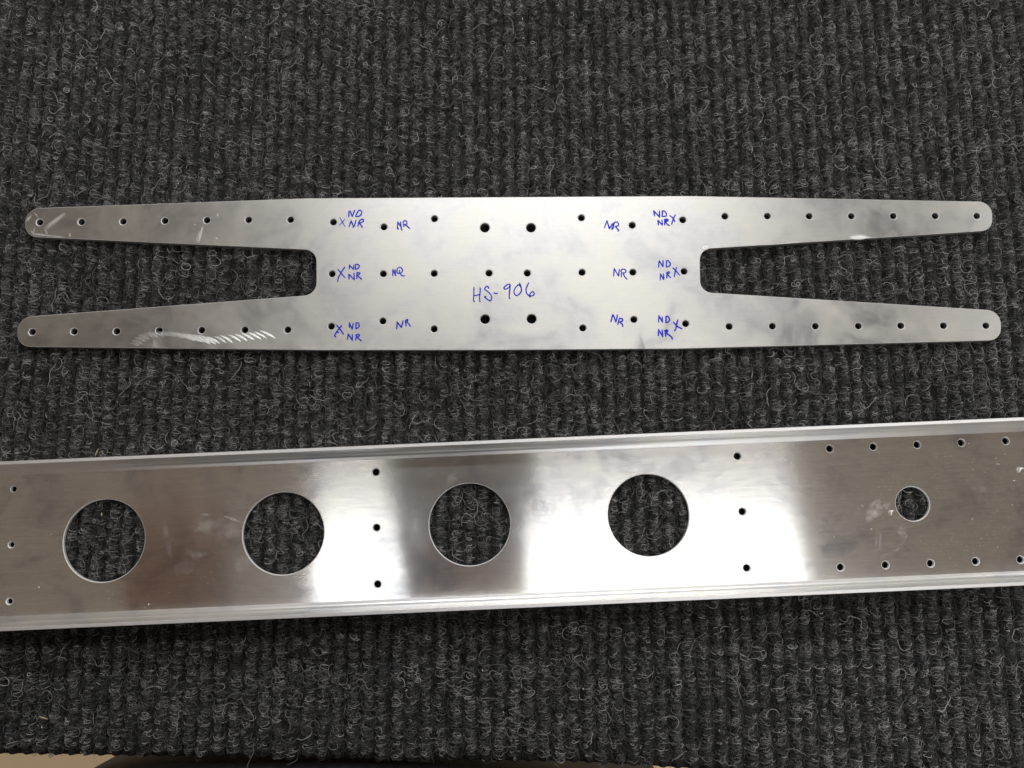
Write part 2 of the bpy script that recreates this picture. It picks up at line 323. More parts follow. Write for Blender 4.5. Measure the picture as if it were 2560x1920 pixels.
def ramp(nt, src, stops):
    r = nt.nodes.new('ShaderNodeValToRGB')
    el = r.color_ramp.elements
    while len(el) < len(stops): el.new(0.5)
    for e, (p, c) in zip(el, stops):
        e.position = p; e.color = c if len(c) == 4 else (*c, 1)
    nt.links.new(src, r.inputs['Fac'])
    return r

def metal(name, base, rough, aniso, grain_bump, blotch, rough_var, grit, sharp=None, streak=0.8, drawn=None):
    m, nt, b = new_mat(name)
    L = nt.links.new
    b.inputs['Metallic'].default_value = 1.0
    tc = node(nt, 'ShaderNodeTexCoord')
    uvm = node(nt, 'ShaderNodeUVMap'); uvm.uv_map = 'grain'
    # fine drawn-out grain: stretched noise (u across, v along)
    mp = node(nt, 'ShaderNodeMapping'); mp.inputs['Scale'].default_value = (2600, 130, 1)
    L(uvm.outputs['UV'], mp.inputs['Vector'])
    gr = node(nt, 'ShaderNodeTexNoise', Scale=1.0, Detail=3.0, Roughness=0.65)
    L(mp.outputs['Vector'], gr.inputs['Vector'])
    mp2 = node(nt, 'ShaderNodeMapping'); mp2.inputs['Scale'].default_value = (900, 30, 1)
    L(uvm.outputs['UV'], mp2.inputs['Vector'])
    gr2 = node(nt, 'ShaderNodeTexNoise', Scale=1.0, Detail=4.0, Roughness=0.6)
    L(mp2.outputs['Vector'], gr2.inputs['Vector'])
    # hand smudges
    bl = node(nt, 'ShaderNodeTexNoise', Scale=38.0, Detail=5.0, Roughness=0.62, Distortion=0.7)
    L(tc.outputs['Object'], bl.inputs['Vector'])
    bl2 = node(nt, 'ShaderNodeTexNoise', Scale=150.0, Detail=4.0, Roughness=0.6, Distortion=0.4)
    L(tc.outputs['Object'], bl2.inputs['Vector'])
    mixb = node(nt, 'ShaderNodeMath', operation='MULTIPLY_ADD'); mixb.inputs[1].default_value = 0.35
    L(bl2.outputs['Fac'], mixb.inputs[0]); L(bl.outputs['Fac'], mixb.inputs[2])
    # colour
    lo = tuple(c*(1-blotch) for c in base); hi = tuple(min(1, c*(1+blotch*0.4)) for c in base)
    rc = ramp(nt, mixb.outputs[0], [(0.48, (lo[0]*0.97, lo[1], lo[2]*1.05)), (0.66, base), (0.84, (hi[0], hi[1]*0.99, hi[2]*0.94))])
    gmix = node(nt, 'ShaderNodeMix', data_type='RGBA', blend_type='MULTIPLY')
    gmix.inputs['Factor'].default_value = 1.0
    gsum = node(nt, 'ShaderNodeMath', operation='MULTIPLY_ADD'); gsum.inputs[1].default_value = 0.6
    L(gr2.outputs['Fac'], gsum.inputs[0]); L(gr.outputs['Fac'], gsum.inputs[2])
    grc = ramp(nt, gsum.outputs[0], [(0.55, (streak, streak, streak)), (1.05, (1, 1, 1))])
    L(rc.outputs['Color'], gmix.inputs[6]); L(grc.outputs['Color'], gmix.inputs[7])
    L(gmix.outputs[2], b.inputs['Base Color'])
    # roughness
    rr = node(nt, 'ShaderNodeMapRange')
    rr.inputs['From Min'].default_value = 0.45; rr.inputs['From Max'].default_value = 0.85
    rr.inputs['To Min'].default_value = rough-rough_var; rr.inputs['To Max'].default_value = rough+rough_var
    L(mixb.outputs[0], rr.inputs['Value'])
    L(rr.outputs['Result'], b.inputs['Roughness'])
    b.inputs['Anisotropic'].default_value = aniso
    if aniso > 0:
        tg = node(nt, 'ShaderNodeTangent', direction_type='UV_MAP'); tg.uv_map = 'grain'
        L(tg.outputs['Tangent'], b.inputs['Tangent'])
    # relief: grain, plus grit pits and specks
    add = node(nt, 'ShaderNodeMath', operation='MULTIPLY_ADD'); add.inputs[1].default_value = 1.6
    L(gr2.outputs['Fac'], add.inputs[0]); L(gr.outputs['Fac'], add.inputs[2])
    mp3 = node(nt, 'ShaderNodeMapping'); mp3.inputs['Scale'].default_value = (760, 420, 1)
    L(uvm.outputs['UV'], mp3.inputs['Vector'])
    vor = node(nt, 'ShaderNodeTexVoronoi', Scale=1.0); vor.feature = 'F1'; vor.voronoi_dimensions = '2D'
    L(mp3.outputs['Vector'], vor.inputs['Vector'])
    vr = ramp(nt, vor.outputs['Distance'], [(0.08, (1, 1, 1)), (0.22, (0, 0, 0))])
    sep = node(nt, 'ShaderNodeSeparateColor'); L(vor.outputs['Color'], sep.inputs['Color'])
    pick = ramp(nt, sep.outputs[0], [(0.45, (0, 0, 0)), (1.0, (1, 1, 1))])
    gsel = ramp(nt, bl.outputs['Fac'], [(0.30, (0, 0, 0)), (0.58, (1, 1, 1))])
    gm = node(nt, 'ShaderNodeMath', operation='MULTIPLY')
    L(vr.outputs['Color'], gm.inputs[0]); L(gsel.outputs['Color'], gm.inputs[1])
    gm2 = node(nt, 'ShaderNodeMath', operation='MULTIPLY')
    L(gm.outputs[0], gm2.inputs[0]); L(pick.outputs['Color'], gm2.inputs[1])
    gm3 = node(nt, 'ShaderNodeMath', operation='MULTIPLY'); gm3.inputs[1].default_value = grit
    L(gm2.outputs[0], gm3.inputs[0])
    bp = node(nt, 'ShaderNodeBump', Strength=grain_bump, Distance=0.00002)
    L(add.outputs[0], bp.inputs['Height'])
    L(bp.outputs['Normal'], b.inputs['Normal'])
    last = b.outputs[0]
    if drawn:
        da = node(nt, 'ShaderNodeBsdfAnisotropic', distribution='GGX')
        da.inputs['Roughness'].default_value = drawn[0]; da.inputs['Anisotropy'].default_value = drawn[1]
        L(gmix.outputs[2], da.inputs['Color']); L(tg.outputs['Tangent'], da.inputs['Tangent'])
        last = da.outputs[0]
    if sharp:
        g = node(nt, 'ShaderNodeBsdfAnisotropic', distribution='GGX')
        g.inputs['Roughness'].default_value = sharp[0]
        L(gmix.outputs[2], g.inputs['Color']); L(bp.outputs['Normal'], g.inputs['Normal'])
        mx = node(nt, 'ShaderNodeMixShader'); mx.inputs['Fac'].default_value = sharp[1]
        L(last, mx.inputs[1]); L(g.outputs[0], mx.inputs[2])
        last = mx.outputs[0]
    # pits and grit scatter the light of the room
    gp = node(nt, 'ShaderNodeBsdfAnisotropic', distribution='GGX')
    gp.inputs['Roughness'].default_value = 0.75; gp.inputs['Color'].default_value = (0.97, 0.95, 0.92, 1)
    mx2 = node(nt, 'ShaderNodeMixShader')
    L(gm3.outputs[0], mx2.inputs['Fac']); L(last, mx2.inputs[1]); L(gp.outputs[0], mx2.inputs[2])
    L(mx2.outputs[0], nt.nodes['Material Output'].inputs['Surface'])
    return m

M_plate = metal('plate_aluminium', (0.63, 0.625, 0.602), 0.36, 0.55, 0.03, 0.15, 0.07, 0.12, None, 0.94)
M_web = metal('channel_aluminium', (0.93, 0.915, 0.895), 0.225, 1.0, 0.0, 0.26, 0.03, 0.28, (0.24, 0.16), 0.83, (0.158, -0.66))
M_flange = metal('flange_aluminium', (0.93, 0.925, 0.915), 0.40, 0.5, 0.0, 0.06, 0.02, 0.15, None, 0.88)

def simple(name, col, rough=0.5, metallic=0.0, var=0.0, scale=200.0, bump=0.0):
    m, nt, b = new_mat(name)
    b.inputs['Base Color'].default_value = (*col, 1)
    b.inputs['Roughness'].default_value = rough
    b.inputs['Metallic'].default_value = metallic
    if var > 0:
        tc = node(nt, 'ShaderNodeTexCoord')
        n = node(nt, 'ShaderNodeTexNoise', Scale=scale, Detail=4.0, Roughness=0.6)
        nt.links.new(tc.outputs['Object'], n.inputs['Vector'])
        r = ramp(nt, n.outputs['Fac'], [(0.3, tuple(c*(1-var) for c in col)), (0.7, tuple(min(1, c*(1+var)) for c in col))])
        nt.links.new(r.outputs['Color'], b.inputs['Base Color'])
        if bump > 0:
            bp = node(nt, 'ShaderNodeBump', Strength=bump, Distance=0.0005)
            nt.links.new(n.outputs['Fac'], bp.inputs['Height'])
            nt.links.new(bp.outputs['Normal'], b.inputs['Normal'])
    return m

M_edge = simple('deburred_edge', (0.96, 0.955, 0.94), 0.8, 1.0, 0.08, 900.0, 0.3)
M_wall = simple('sawn_edge', (0.50, 0.49, 0.47), 0.6, 1.0, 0.2, 900.0, 0.3)
M_flange_edge = simple('flange_edge', (0.98, 0.975, 0.965), 0.52, 1.0, 0.03, 900.0, 0.2)
M_shaving = simple('metal_shaving', (0.95, 0.94, 0.92), 0.6, 0.6)
M_speck = simple('bright_speck', (0.9, 0.89, 0.86), 0.6, 0.3)
M_straw = simple('straw', (0.62, 0.52, 0.28), 0.7)
M_floor = simple('tan_floor', (0.88, 0.71, 0.47), 0.6, 0.0, 0.05, 3.0)
M_bench = simple('bench_board', (0.72, 0.56, 0.36), 0.6, 0.0, 0.05, 25.0)

def ink_material():
    m, nt, b = new_mat('blue_ink')
    tc = node(nt, 'ShaderNodeTexCoord')
    n = node(nt, 'ShaderNodeTexNoise', Scale=700.0, Detail=3.0)
    nt.links.new(tc.outputs['Object'], n.inputs['Vector'])
    r = ramp(nt, n.outputs['Fac'], [(0.3, (0.016, 0.020, 0.50)), (0.7, (0.035, 0.05, 0.82))])
    nt.links.new(r.outputs['Color'], b.inputs['Base Color'])
    b.inputs['Roughness'].default_value = 0.6
    b.inputs['Specular IOR Level'].default_value = 0.2
    return m
M_ink = ink_material()

def scuff_material(name, strength, sc=900.0, lo=0.25, hi=0.7, floor=0.55, rough=0.62):
    m, nt, b = new_mat(name)
    b.inputs['Metallic'].default_value = 1.0
    b.inputs['Base Color'].default_value = (0.97, 0.955, 0.93, 1)
    b.inputs['Roughness'].default_value = rough
    at = node(nt, 'ShaderNodeAttribute'); at.attribute_name = 'fade'
    tc = node(nt, 'ShaderNodeTexCoord')
    n = node(nt, 'ShaderNodeTexNoise', Scale=sc, Detail=4.0, Roughness=0.65)
    nt.links.new(tc.outputs['Object'], n.inputs['Vector'])
    mr = node(nt, 'ShaderNodeMapRange')
    mr.inputs['From Min'].default_value = lo; mr.inputs['From Max'].default_value = hi
    mr.inputs['To Min'].default_value = floor; mr.inputs['To Max'].default_value = 1.0
    nt.links.new(n.outputs['Fac'], mr.inputs['Value'])
    mu = node(nt, 'ShaderNodeMath', operation='MULTIPLY')
    nt.links.new(at.outputs['Fac'], mu.inputs[0]); nt.links.new(mr.outputs['Result'], mu.inputs[1])
    mu2 = node(nt, 'ShaderNodeMath', operation='MULTIPLY'); mu2.inputs[1].default_value = strength; mu2.use_clamp = True
    nt.links.new(mu.outputs[0], mu2.inputs[0])
    tr = node(nt, 'ShaderNodeBsdfTransparent')
    mx = node(nt, 'ShaderNodeMixShader')
    nt.links.new(mu2.outputs[0], mx.inputs['Fac'])
    nt.links.new(tr.outputs[0], mx.inputs[1]); nt.links.new(b.outputs[0], mx.inputs[2])
    nt.links.new(mx.outputs[0], nt.nodes['Material Output'].inputs['Surface'])
    return m
M_scuff = scuff_material('bright_scuff', 1.0)
M_cut = scuff_material('polished_cut', 1.0, 900.0, 0.2, 0.6, 0.8, 0.34)
M_smear = scuff_material('dull_smear', 0.6, 260.0, 0.40, 0.66, 0.05)

# ------------------------------------------------------------------ carpet
EDGE_M, EDGE_B = CARPET_EDGE
RIB = 5.5
RIB_SLANT = R(0.6)          # ribs run almost straight away from the viewer
def edge_y(x): return EDGE_M*x+EDGE_B-0.045*np.maximum(0.0, np.asarray(x)-25.0)
BACK = 420.0; HALF = 620.0
CROWN = -1.5; VALLEY = -4.0

def build_carpet():
    xs = np.arange(-HALF, HALF+0.1, RIB/8)
    ts = np.concatenate([[0, 0, .0004, .0015, .004], np.linspace(0.02, 1, 30)])
    V = []; Fc = []
    w = len(xs)
    for k, t in enumerate(ts):
        y0 = edge_y(xs)
        y = y0+(BACK-y0)*t
        ph = 2*np.pi*(xs+y*math.tan(RIB_SLANT))/RIB
        z = CROWN-(CROWN-VALLEY)*0.5*(1-np.cos(ph))
        if k == 0: z = np.full(w, -8.0)
        elif k == 1: z = np.full(w, -5.0)
        elif k == 2: z = z-1.2
        elif k == 3: z = z-0.4
        V += list(zip(xs.tolist(), y.tolist(), z.tolist()))
    for k in range(len(ts)-1):
        for i in range(w-1):
            a = k*w+i
            Fc.append((a, a+1, a+w+1, a+w))
    m, nt, b = new_mat('carpet_backing')
    tc = node(nt, 'ShaderNodeTexCoord')
    n = node(nt, 'ShaderNodeTexNoise', Scale=900.0, Detail=5.0, Roughness=0.75)
    nt.links.new(tc.outputs['Object'], n.inputs['Vector'])
    r = ramp(nt, n.outputs['Fac'], [(0.35, (0.012, 0.012, 0.0125)), (0.62, (0.05, 0.049, 0.047)), (0.8, (0.14, 0.138, 0.132))])
    nt.links.new(r.outputs['Color'], b.inputs['Base Color'])
    b.inputs['Roughness'].default_value = 0.95
    b.inputs['Specular IOR Level'].default_value = 0.1
    bp = node(nt, 'ShaderNodeBump', Strength=0.9, Distance=0.001)
    nt.links.new(n.outputs['Fac'], bp.inputs['Height']); nt.links.new(bp.outputs['Normal'], b.inputs['Normal'])
    o = mesh('carpet', V, Fc, [m], smooth=True)
    return tag(o, 'charcoal ribbed loop pile carpet laid over the bench', None, None, 'structure')

carpet = build_carpet()

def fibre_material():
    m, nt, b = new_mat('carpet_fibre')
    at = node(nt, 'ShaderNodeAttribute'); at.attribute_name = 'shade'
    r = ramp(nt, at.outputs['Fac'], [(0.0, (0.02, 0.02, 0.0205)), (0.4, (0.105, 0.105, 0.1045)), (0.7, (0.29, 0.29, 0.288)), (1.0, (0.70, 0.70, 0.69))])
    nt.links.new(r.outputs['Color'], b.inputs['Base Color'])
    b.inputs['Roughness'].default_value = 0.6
    b.inputs['Specular IOR Level'].default_value = 0.35
    return m

def build_pile():
    rng = np.random.default_rng(7)
    NP = 12
    xmin, xmax = -250.0, 250.0
    ymax = 236.0
    tan = math.tan(RIB_SLANT)
    P = []; S = []; RD = []
    # tufts: stations along every rib
    k0 = int(math.floor((xmin)/RIB))-1; k1 = int(math.ceil((xmax+ymax*tan)/RIB))+1
    tx = []; ty = []; tr = []
    for k in range(k0, k1+1):
        y = -128.0+rng.uniform(0, 3)
        while y < ymax:
            x = k*RIB-y*tan
            if y > edge_y(x)+2.8:
                tx.append(x+rng.normal(0, 0.35)); ty.append(y); tr.append(k)
            y += rng.uniform(2.1, 3.9)
    tx = np.array(tx); ty = np.array(ty)
    nt_ = len(tx)
    tone = np.clip(rng.normal(0, 1, nt_), -2, 2)
    # slow patchiness of the pile
    patch = np.sin(tx*0.045+1.3)*np.sin(ty*0.06+0.4)+0.6*np.sin(tx*0.11+ty*0.13)
    cnt = np.clip(rng.poisson(38+4*tone), 16, 58)
    tcx = rng.normal(0, RIB*0.09, nt_); tcr = rng.uniform(0.8, 1.25, nt_); tdir = rng.normal(0, 0.35, nt_)
    def emit(p, shade, rad):
        P.append(p); S.append(shade); RD.append(rad)
    t = np.linspace(0, 1, NP)[None, :]
    # (a) looped curls standing on the crown of the rib; loops of one tuft nest into each other
    idx = np.repeat(np.arange(nt_), cnt)
    n = len(idx)
    rad = (rng.gamma(4.5, 0.185, n)+0.26)*tcr[idx]
    rad = np.minimum(rad, 2.5)
    sweep = np.where(rng.random(n) < 0.3, rng.uniform(3.5, 5.6, n), rng.uniform(1.2, 3.4, n))
    a0 = rng.normal(-math.pi/2, 0.45, n)+tdir[idx]-sweep/2       # loops open away from the viewer
    flip = rng.random(n) < 0.36
    a0 = np.where(flip, rng.uniform(0, 2*math.pi, n), a0)
    ang = a0[:, None]+sweep[:, None]*t
    ell = rng.uniform(0.35, 1.05, n)[:, None]
    wob = 1+0.24*np.sin(ang*2+rng.uniform(0, 6, n)[:, None])
    lx = rad[:, None]*np.cos(ang)*wob
    ly = rad[:, None]*np.sin(ang)*wob*ell
    tilt = rng.normal(0.55, 0.35, n)[:, None]; roll = rng.normal(0, 0.3, n)[:, None]
    cz = rng.beta(2.2, 1.7, n)
    ox = rng.normal(0, RIB*0.185, n)+tcx[idx]
    off = ox[:, None]+lx
    hz = 0.15-2.4*np.minimum((np.abs(off)/(RIB*0.5))**2, 1.3)-1.9*(1-cz)[:, None]
    z = hz+np.sin(tilt)*ly*0.55+np.sin(roll)*lx*0.3
    pz = np.minimum(z, 0.9)
    px = tx[idx][:, None]+off
    py = ty[idx][:, None]+rng.normal(0, 1.15, n)[:, None]+ly*np.cos(tilt)
    p = np.stack([px, py, pz], 2)
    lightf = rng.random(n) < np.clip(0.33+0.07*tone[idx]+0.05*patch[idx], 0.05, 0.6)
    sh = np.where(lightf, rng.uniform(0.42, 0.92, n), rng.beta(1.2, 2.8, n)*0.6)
    sh = np.clip(sh*(0.72+0.42*cz), 0, 1)  # loops low in the pile get a darker colour, as shade with depth
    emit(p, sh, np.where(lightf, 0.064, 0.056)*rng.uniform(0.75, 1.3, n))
    # (b) strands running along the valleys; darker tone puts shade between the ribs
    nv = int(nt_*9)
    vi = rng.integers(0, nt_, nv)
    L = rng.uniform(2.0, 5.5, nv)[:, None]
    vx = tx[vi]+RIB*0.5+rng.normal(0, 0.75, nv)
    wv = rng.uniform(0.1, 0.6, nv)[:, None]
    px = vx[:, None]+wv*np.sin(t*rng.uniform(2, 7, nv)[:, None]+rng.uniform(0, 6, nv)[:, None])+rng.normal(0, 0.12, nv)[:, None]*L*(t-0.5)
    py = ty[vi][:, None]+rng.uniform(-2, 2, nv)[:, None]+L*(t-0.5)
    pz = -2.7+rng.normal(0, 0.75, nv)[:, None]+0.7*np.sin(np.pi*t)+np.zeros_like(px)
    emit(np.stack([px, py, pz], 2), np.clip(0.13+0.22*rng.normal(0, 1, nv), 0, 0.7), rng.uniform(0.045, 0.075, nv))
    # fine short fuzz matted between the loops
    nf = 150000
    fi = rng.integers(0, nt_, nf)
    fl = rng.uniform(0.7, 2.4, nf)[:, None]; fd = rng.uniform(0, 2*math.pi, nf)[:, None]; fc = rng.normal(0, 1.1, nf)[:, None]
    fo = rng.normal(0, RIB*0.24, nf)
    px = (tx[fi]+fo)[:, None]+fl*(t-0.5)*np.cos(fd+fc*t)
    py = (ty[fi]+rng.uniform(-2, 2, nf))[:, None]+fl*(t-0.5)*np.sin(fd+fc*t)
    pz = 0.1-2.4*np.minimum((np.abs(px-tx[fi][:, None])/(RIB*0.5))**2, 1.3)-rng.uniform(0.0, 1.1, nf)[:, None]
    emit(np.stack([px, py, pz], 2), np.clip(0.34+0.18*rng.normal(0, 1, nf), 0.03, 0.85), rng.uniform(0.03, 0.05, nf))
    # (c) stray long hairs lying over the pile
    ns = 6000
    x0 = rng.uniform(xmin, xmax, ns); y0 = rng.uniform(-100, ymax, ns)
    d0 = rng.uniform(0, 2*math.pi, ns)
    step = rng.uniform(0.35, 0.95, ns)
    curl = rng.normal(0, 0.35, ns)
    turn = np.cumsum(curl[:, None]+rng.normal(0, 0.28, (ns, NP)), 1)+d0[:, None]
    px = x0[:, None]+np.cumsum(np.cos(turn), 1)*step[:, None]
    py = y0[:, None]+np.cumsum(np.sin(turn), 1)*step[:, None]
    pz = rng.uniform(-0.7, 0.7, ns)[:, None]+rng.normal(0, 0.12, (ns, NP)).cumsum(1)*0.5
    phs = 2*np.pi*(px+py*tan)/RIB
    pz = pz-0.55*(1-np.cos(phs))
    keep = y0 > edge_y(x0)+7
    emit(np.stack([px, py, pz], 2)[keep], np.clip(rng.beta(2.2, 1.6, ns), 0.2, 1)[keep], rng.uniform(0.045, 0.08, ns)[keep])
    pos = np.concatenate(P); shade = np.concatenate(S); rad = np.concatenate(RD)
    # no loops where metal covers them; pile is pressed down along the rims
    mid = pos[:, NP//2]
    hid = footprint(mid[:, 0], mid[:, 1], -2.2)
    for s_, n_, r_ in CHANNEL_HOLES:
        if r_ > 3:
            hx, hy = ch_world(s_, n_)
            hid &= (mid[:, 0]-hx)**2+(mid[:, 1]-hy)**2 > (r_+2.5)**2
    pos = pos[~hid]; shade = shade[~hid]; rad = rad[~hid]
    flat = pos.reshape(-1, 3)
    zc = flat[:, 2].copy()
    q = footprint(flat[:, 0], flat[:, 1])
    zc = np.where(q, np.minimum(zc, -0.25), zc)
    flat[:, 2] = zc
    hc = bpy.data.hair_curves.new('carpet_pile')
    nc = len(pos)
    hc.add_curves([NP]*nc)
    hc.points.foreach_set('position', (flat*MM).astype(np.float32).ravel())
    ra = hc.attributes.get('radius') or hc.attributes.new('radius', 'FLOAT', 'POINT')
    prof = (1-0.45*np.abs(np.linspace(-1, 1, NP))**3)
    ra.data.foreach_set('value', (rad[:, None]*prof[None, :]*MM).astype(np.float32).ravel())
    sa = hc.attributes.new('shade', 'FLOAT', 'CURVE')
    sa.data.foreach_set('value', shade.astype(np.float32))
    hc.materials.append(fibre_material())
    o = bpy.data.objects.new('carpet_pile', hc)
    COL.objects.link(o)
    o.parent = carpet
    tag(o, 'grey and charcoal looped fibres of the carpet', None, None, 'stuff')
    return o

def poly_mask(x, y, poly):
    c = np.zeros(x.shape, bool)
    n = len(poly); j = n-1
    for i in range(n):
        xi, yi = poly[i]; xj, yj = poly[j]
        if yi != yj:
            c ^= ((yi > y) != (yj > y)) & (x < (xj-xi)*(y-yi)/(yj-yi)+xi)
        j = i
    return c

plate_outline = fillet(PLATE_CORNERS)
CA = CHANNEL_ANGLE; CC = CHANNEL_CENTRE; CW = CHANNEL_WIDTH
BEND = 3.6
def ch_world(s, n):
    return (s*math.cos(CA)-n*math.sin(CA)+CC[0], s*math.sin(CA)+n*math.cos(CA)+CC[1])

def footprint(x, y, grow=0.4):
    grown = inset(plate_outline if area2(plate_outline) > 0 else plate_outline[::-1], -grow)
    a = poly_mask(x, y, grown)
    s = (x-CC[0])*math.cos(CA)+(y-CC[1])*math.sin(CA)
    n = -(x-CC[0])*math.sin(CA)+(y-CC[1])*math.cos(CA)
    b = np.abs(n) < CW*0.5+grow
    return a | b

pile = build_pile()

# ------------------------------------------------------------------ bench top and floor
def box(x0, x1, y0, y1, z0, z1):
    v = [(x, y, z) for z in (z0, z1) for y in (y0, y1) for x in (x0, x1)]
    f = [(0, 2, 3, 1), (4, 5, 7, 6), (0, 1, 5, 4), (2, 6, 7, 3), (0, 4, 6, 2), (1, 3, 7, 5)]
    return v, f
v, f = box(-HALF-20, HALF+20, -88.0, BACK+20, -46, -8.2)
tag(mesh('bench_top', v, f, [M_bench]), kind='structure')
v = [(-3000, -3000, -760), (3000, -3000, -760), (3000, 3000, -760), (-3000, 3000, -760)]
tag(mesh('floor', v, [(0, 1, 2, 3)], [M_floor]), kind='structure')

# ------------------------------------------------------------------ H-shaped plate
plate = bpy.data.objects.new('aluminium_plate', None)
COL.objects.link(plate)
tag(plate, 'flat H-shaped aluminium plate with four tapered arms and blue pen notes', 'metal plate')
rings = [(circle(x, y, r, 24 if r < 1.6 else 28), 0.28) for x, y, r in PLATE_HOLES]
V, Fc, Mi = sheet(densify(plate_outline, 6.0), rings, 0.0, PLATE_TOP, 0.15)
# walls below the bevel get the sawn finish
Mi2 = []
for fa, mi in zip(Fc, Mi):
    if mi == 1 and min(V[i][2] for i in fa) < 0.01: mi = 2
    Mi2.append(mi)
body = mesh('plate_body', V, Fc, [M_plate, M_edge, M_wall], plate, Mi2)
planar_uv(body.data, R(-0.4))

def smooth_path(pts, sub=6):
    if len(pts) < 3:
        a, b = Vector(pts[0]), Vector(pts[1])
        return [tuple(a+(b-a)*(i/4)) for i in range(5)]
    P = [Vector(p) for p in pts]
    P = [P[0]*2-P[1]]+P+[P[-1]*2-P[-2]]
    out = []
    for i in range(1, len(P)-2):
        p0, p1, p2, p3 = P[i-1:i+3]
        for k in range(sub):
            t = k/sub
            out.append(tuple(0.5*((2*p1)+(p2-p0)*t+(2*p0-5*p1+4*p2-p3)*t*t+(3*p1-p0-3*p2+p3)*t**3)))
    out.append(tuple(P[-2]))
    return out

def ribbon(V, Fc, pts, w, z, rnd):
    n = len(pts); base = len(V)
    for i in range(n):
        a = Vector(pts[max(0, i-1)]); b = Vector(pts[min(n-1, i+1)])
        d = (b-a)
        d = d.normalized() if d.length > 1e-9 else Vector((1, 0))
        nn = Vector((-d.y, d.x))
        ww = w*0.5*rnd.uniform(0.86, 1.14)
        p = Vector(pts[i])
        if i == 0: p = p-d*w*0.3; ww *= 0.7
        if i == n-1: p = p+d*w*0.3; ww *= 0.7
        V.append((p.x+nn.x*ww, p.y+nn.y*ww, z)); V.append((p.x-nn.x*ww, p.y-nn.y*ww, z))
    for i in range(n-1):
        a = base+2*i
        Fc.append((a+1, a+3, a+2, a))

rnd = random.Random(3)
for lab, w, strokes in NOTES:
    V = []; Fc = []
    for k, st in enumerate(strokes):
        ribbon(V, Fc, smooth_path(st), w*1.32, PLATE_TOP+0.012+0.003*k, rnd)
    o = mesh('handwritten_note', V, Fc, [M_ink], plate)
    o['label'] = lab

def lens_marks(name, marks, z, mat, parent, lean=0.0, bow=0.0):
    """thin lens-shaped scuffs: fade attribute is 1 on the spine and 0 on the border"""
    V = []; Fc = []; A = []
    N = 8
    for k, (x0, y0, x1, y1, w, s) in enumerate(marks):
        a = Vector((x0, y0)); b = Vector((x1, y1)); d = (b-a).normalized(); nn = Vector((-d.y, d.x))
        if bow:
            jit = Vector((rnd.uniform(-.12, .12), rnd.uniform(-.12, .12))); a = a+jit; b = b+jit+d*rnd.uniform(-.35, .35); w = w*rnd.uniform(.7, 1.25); s = s*rnd.uniform(.7, 1.0)
        bw = (b-a).length*rnd.uniform(.5, 1.3)
        zz = z+0.002*k
        base = len(V)
        for i in range(N+1):
            t = i/N
            ww = w*0.72*(math.sin(math.pi*min(0.98, max(0.02, t)))**0.7)
            p = a+(b-a)*t+nn*(bow*bw*math.sin(math.pi*t))
            cs = s*min(1, math.sin(math.pi*t)*1.9)
            for q, al in ((-1, 0), (-0.45, cs*0.85), (0.45, cs*0.85), (1, 0)):
                V.append((p.x+nn.x*ww*q, p.y+nn.y*ww*q, zz+abs(lean)*w*0.62-lean*nn.y*ww*q)); A.append(al)
        for i in range(N):
            for j in range(3):
                c = base+i*4+j
                Fc.append((c, c+4, c+5, c+1))
    o = mesh(name, V, Fc, [mat], parent)
    at = o.data.attributes.new('fade', 'FLOAT', 'POINT')
    at.data.foreach_set('value', A)
    bm = bmesh.new(); bm.from_mesh(o.data)
    for fc in bm.faces:
        if fc.normal.z < 0: fc.normal_flip()
    bm.to_mesh(o.data); bm.free()
    return o

for lab, marks in SCUFFS:
    o = lens_marks('scuff_mark', marks, PLATE_TOP+0.006, M_cut if 'fan' in lab else M_scuff, plate, 0.07 if ('nick' in lab or 'burr' in lab) else (0.20 if 'fan' in lab else 0.05), 0.07 if 'fan' in lab else 0.0)
    o['label'] = lab

# ------------------------------------------------------------------ flanged channel
channel = bpy.data.objects.new('aluminium_channel', None)
COL.objects.link(channel)
channel.location = (CC[0]*MM, CC[1]*MM, 0)
channel.rotation_euler = (0, 0, CA)
tag(channel, 'long shiny aluminium channel with upturned flanges and large round holes', 'metal channel')
LEN = 430.0
OPEN_FAR, OPEN_NEAR = R(3.0), R(0.5)
def flange_profile(open_a, sign, n_edge):
    """cross-section of one bend and flange as (inner, outer) polylines in (n, z); n_edge is the outer top edge"""
    t = WEB_TOP
    ri = 2.0 if sign > 0 else 1.5
    turn = math.pi/2-open_a
    # start at bend tangent b (unknown), find it from the outer top edge
    def build(b):
        inn = []; outp = []
        soft = R(5); x = b; z = t; steps = 15; prev = None
        for k in range(steps+1):
            a = soft*k/5 if k <= 5 else soft+(turn-soft)*(k-5)/(steps-5)
            if prev is not None:
                r_ = 9.0 if k <= 5 else ri
                m_ = (a+prev)/2; ln = r_*(a-prev)
                x += math.cos(m_)*ln; z += math.sin(m_)*ln
            prev = a
            inn.append((x, z)); outp.append((x+t*math.sin(a), z-t*math.cos(a)))
        d = (math.cos(turn), math.sin(turn))
        l = (FLANGE_H-inn[-1][1])/d[1]
        lo = (FLANGE_H-outp[-1][1])/d[1]
        inn.append((inn[-1][0]+d[0]*(l-0.12), inn[-1][1]+d[1]*(l-0.12)))
        top_i = (inn[-1][0]+d[0]*0.12+0.12, FLANGE_H)
        outp.append((outp[-1][0]+d[0]*(lo-0.15), outp[-1][1]+d[1]*(lo-0.15)))
        top_o = (outp[-1][0]+d[0]*0.15-0.12, FLANGE_H)
        return inn, outp, top_i, top_o
    i0, o0, a0, b0 = build(0.0)
    shift = n_edge-(b0[0]+0.12)
    return build(shift), shift

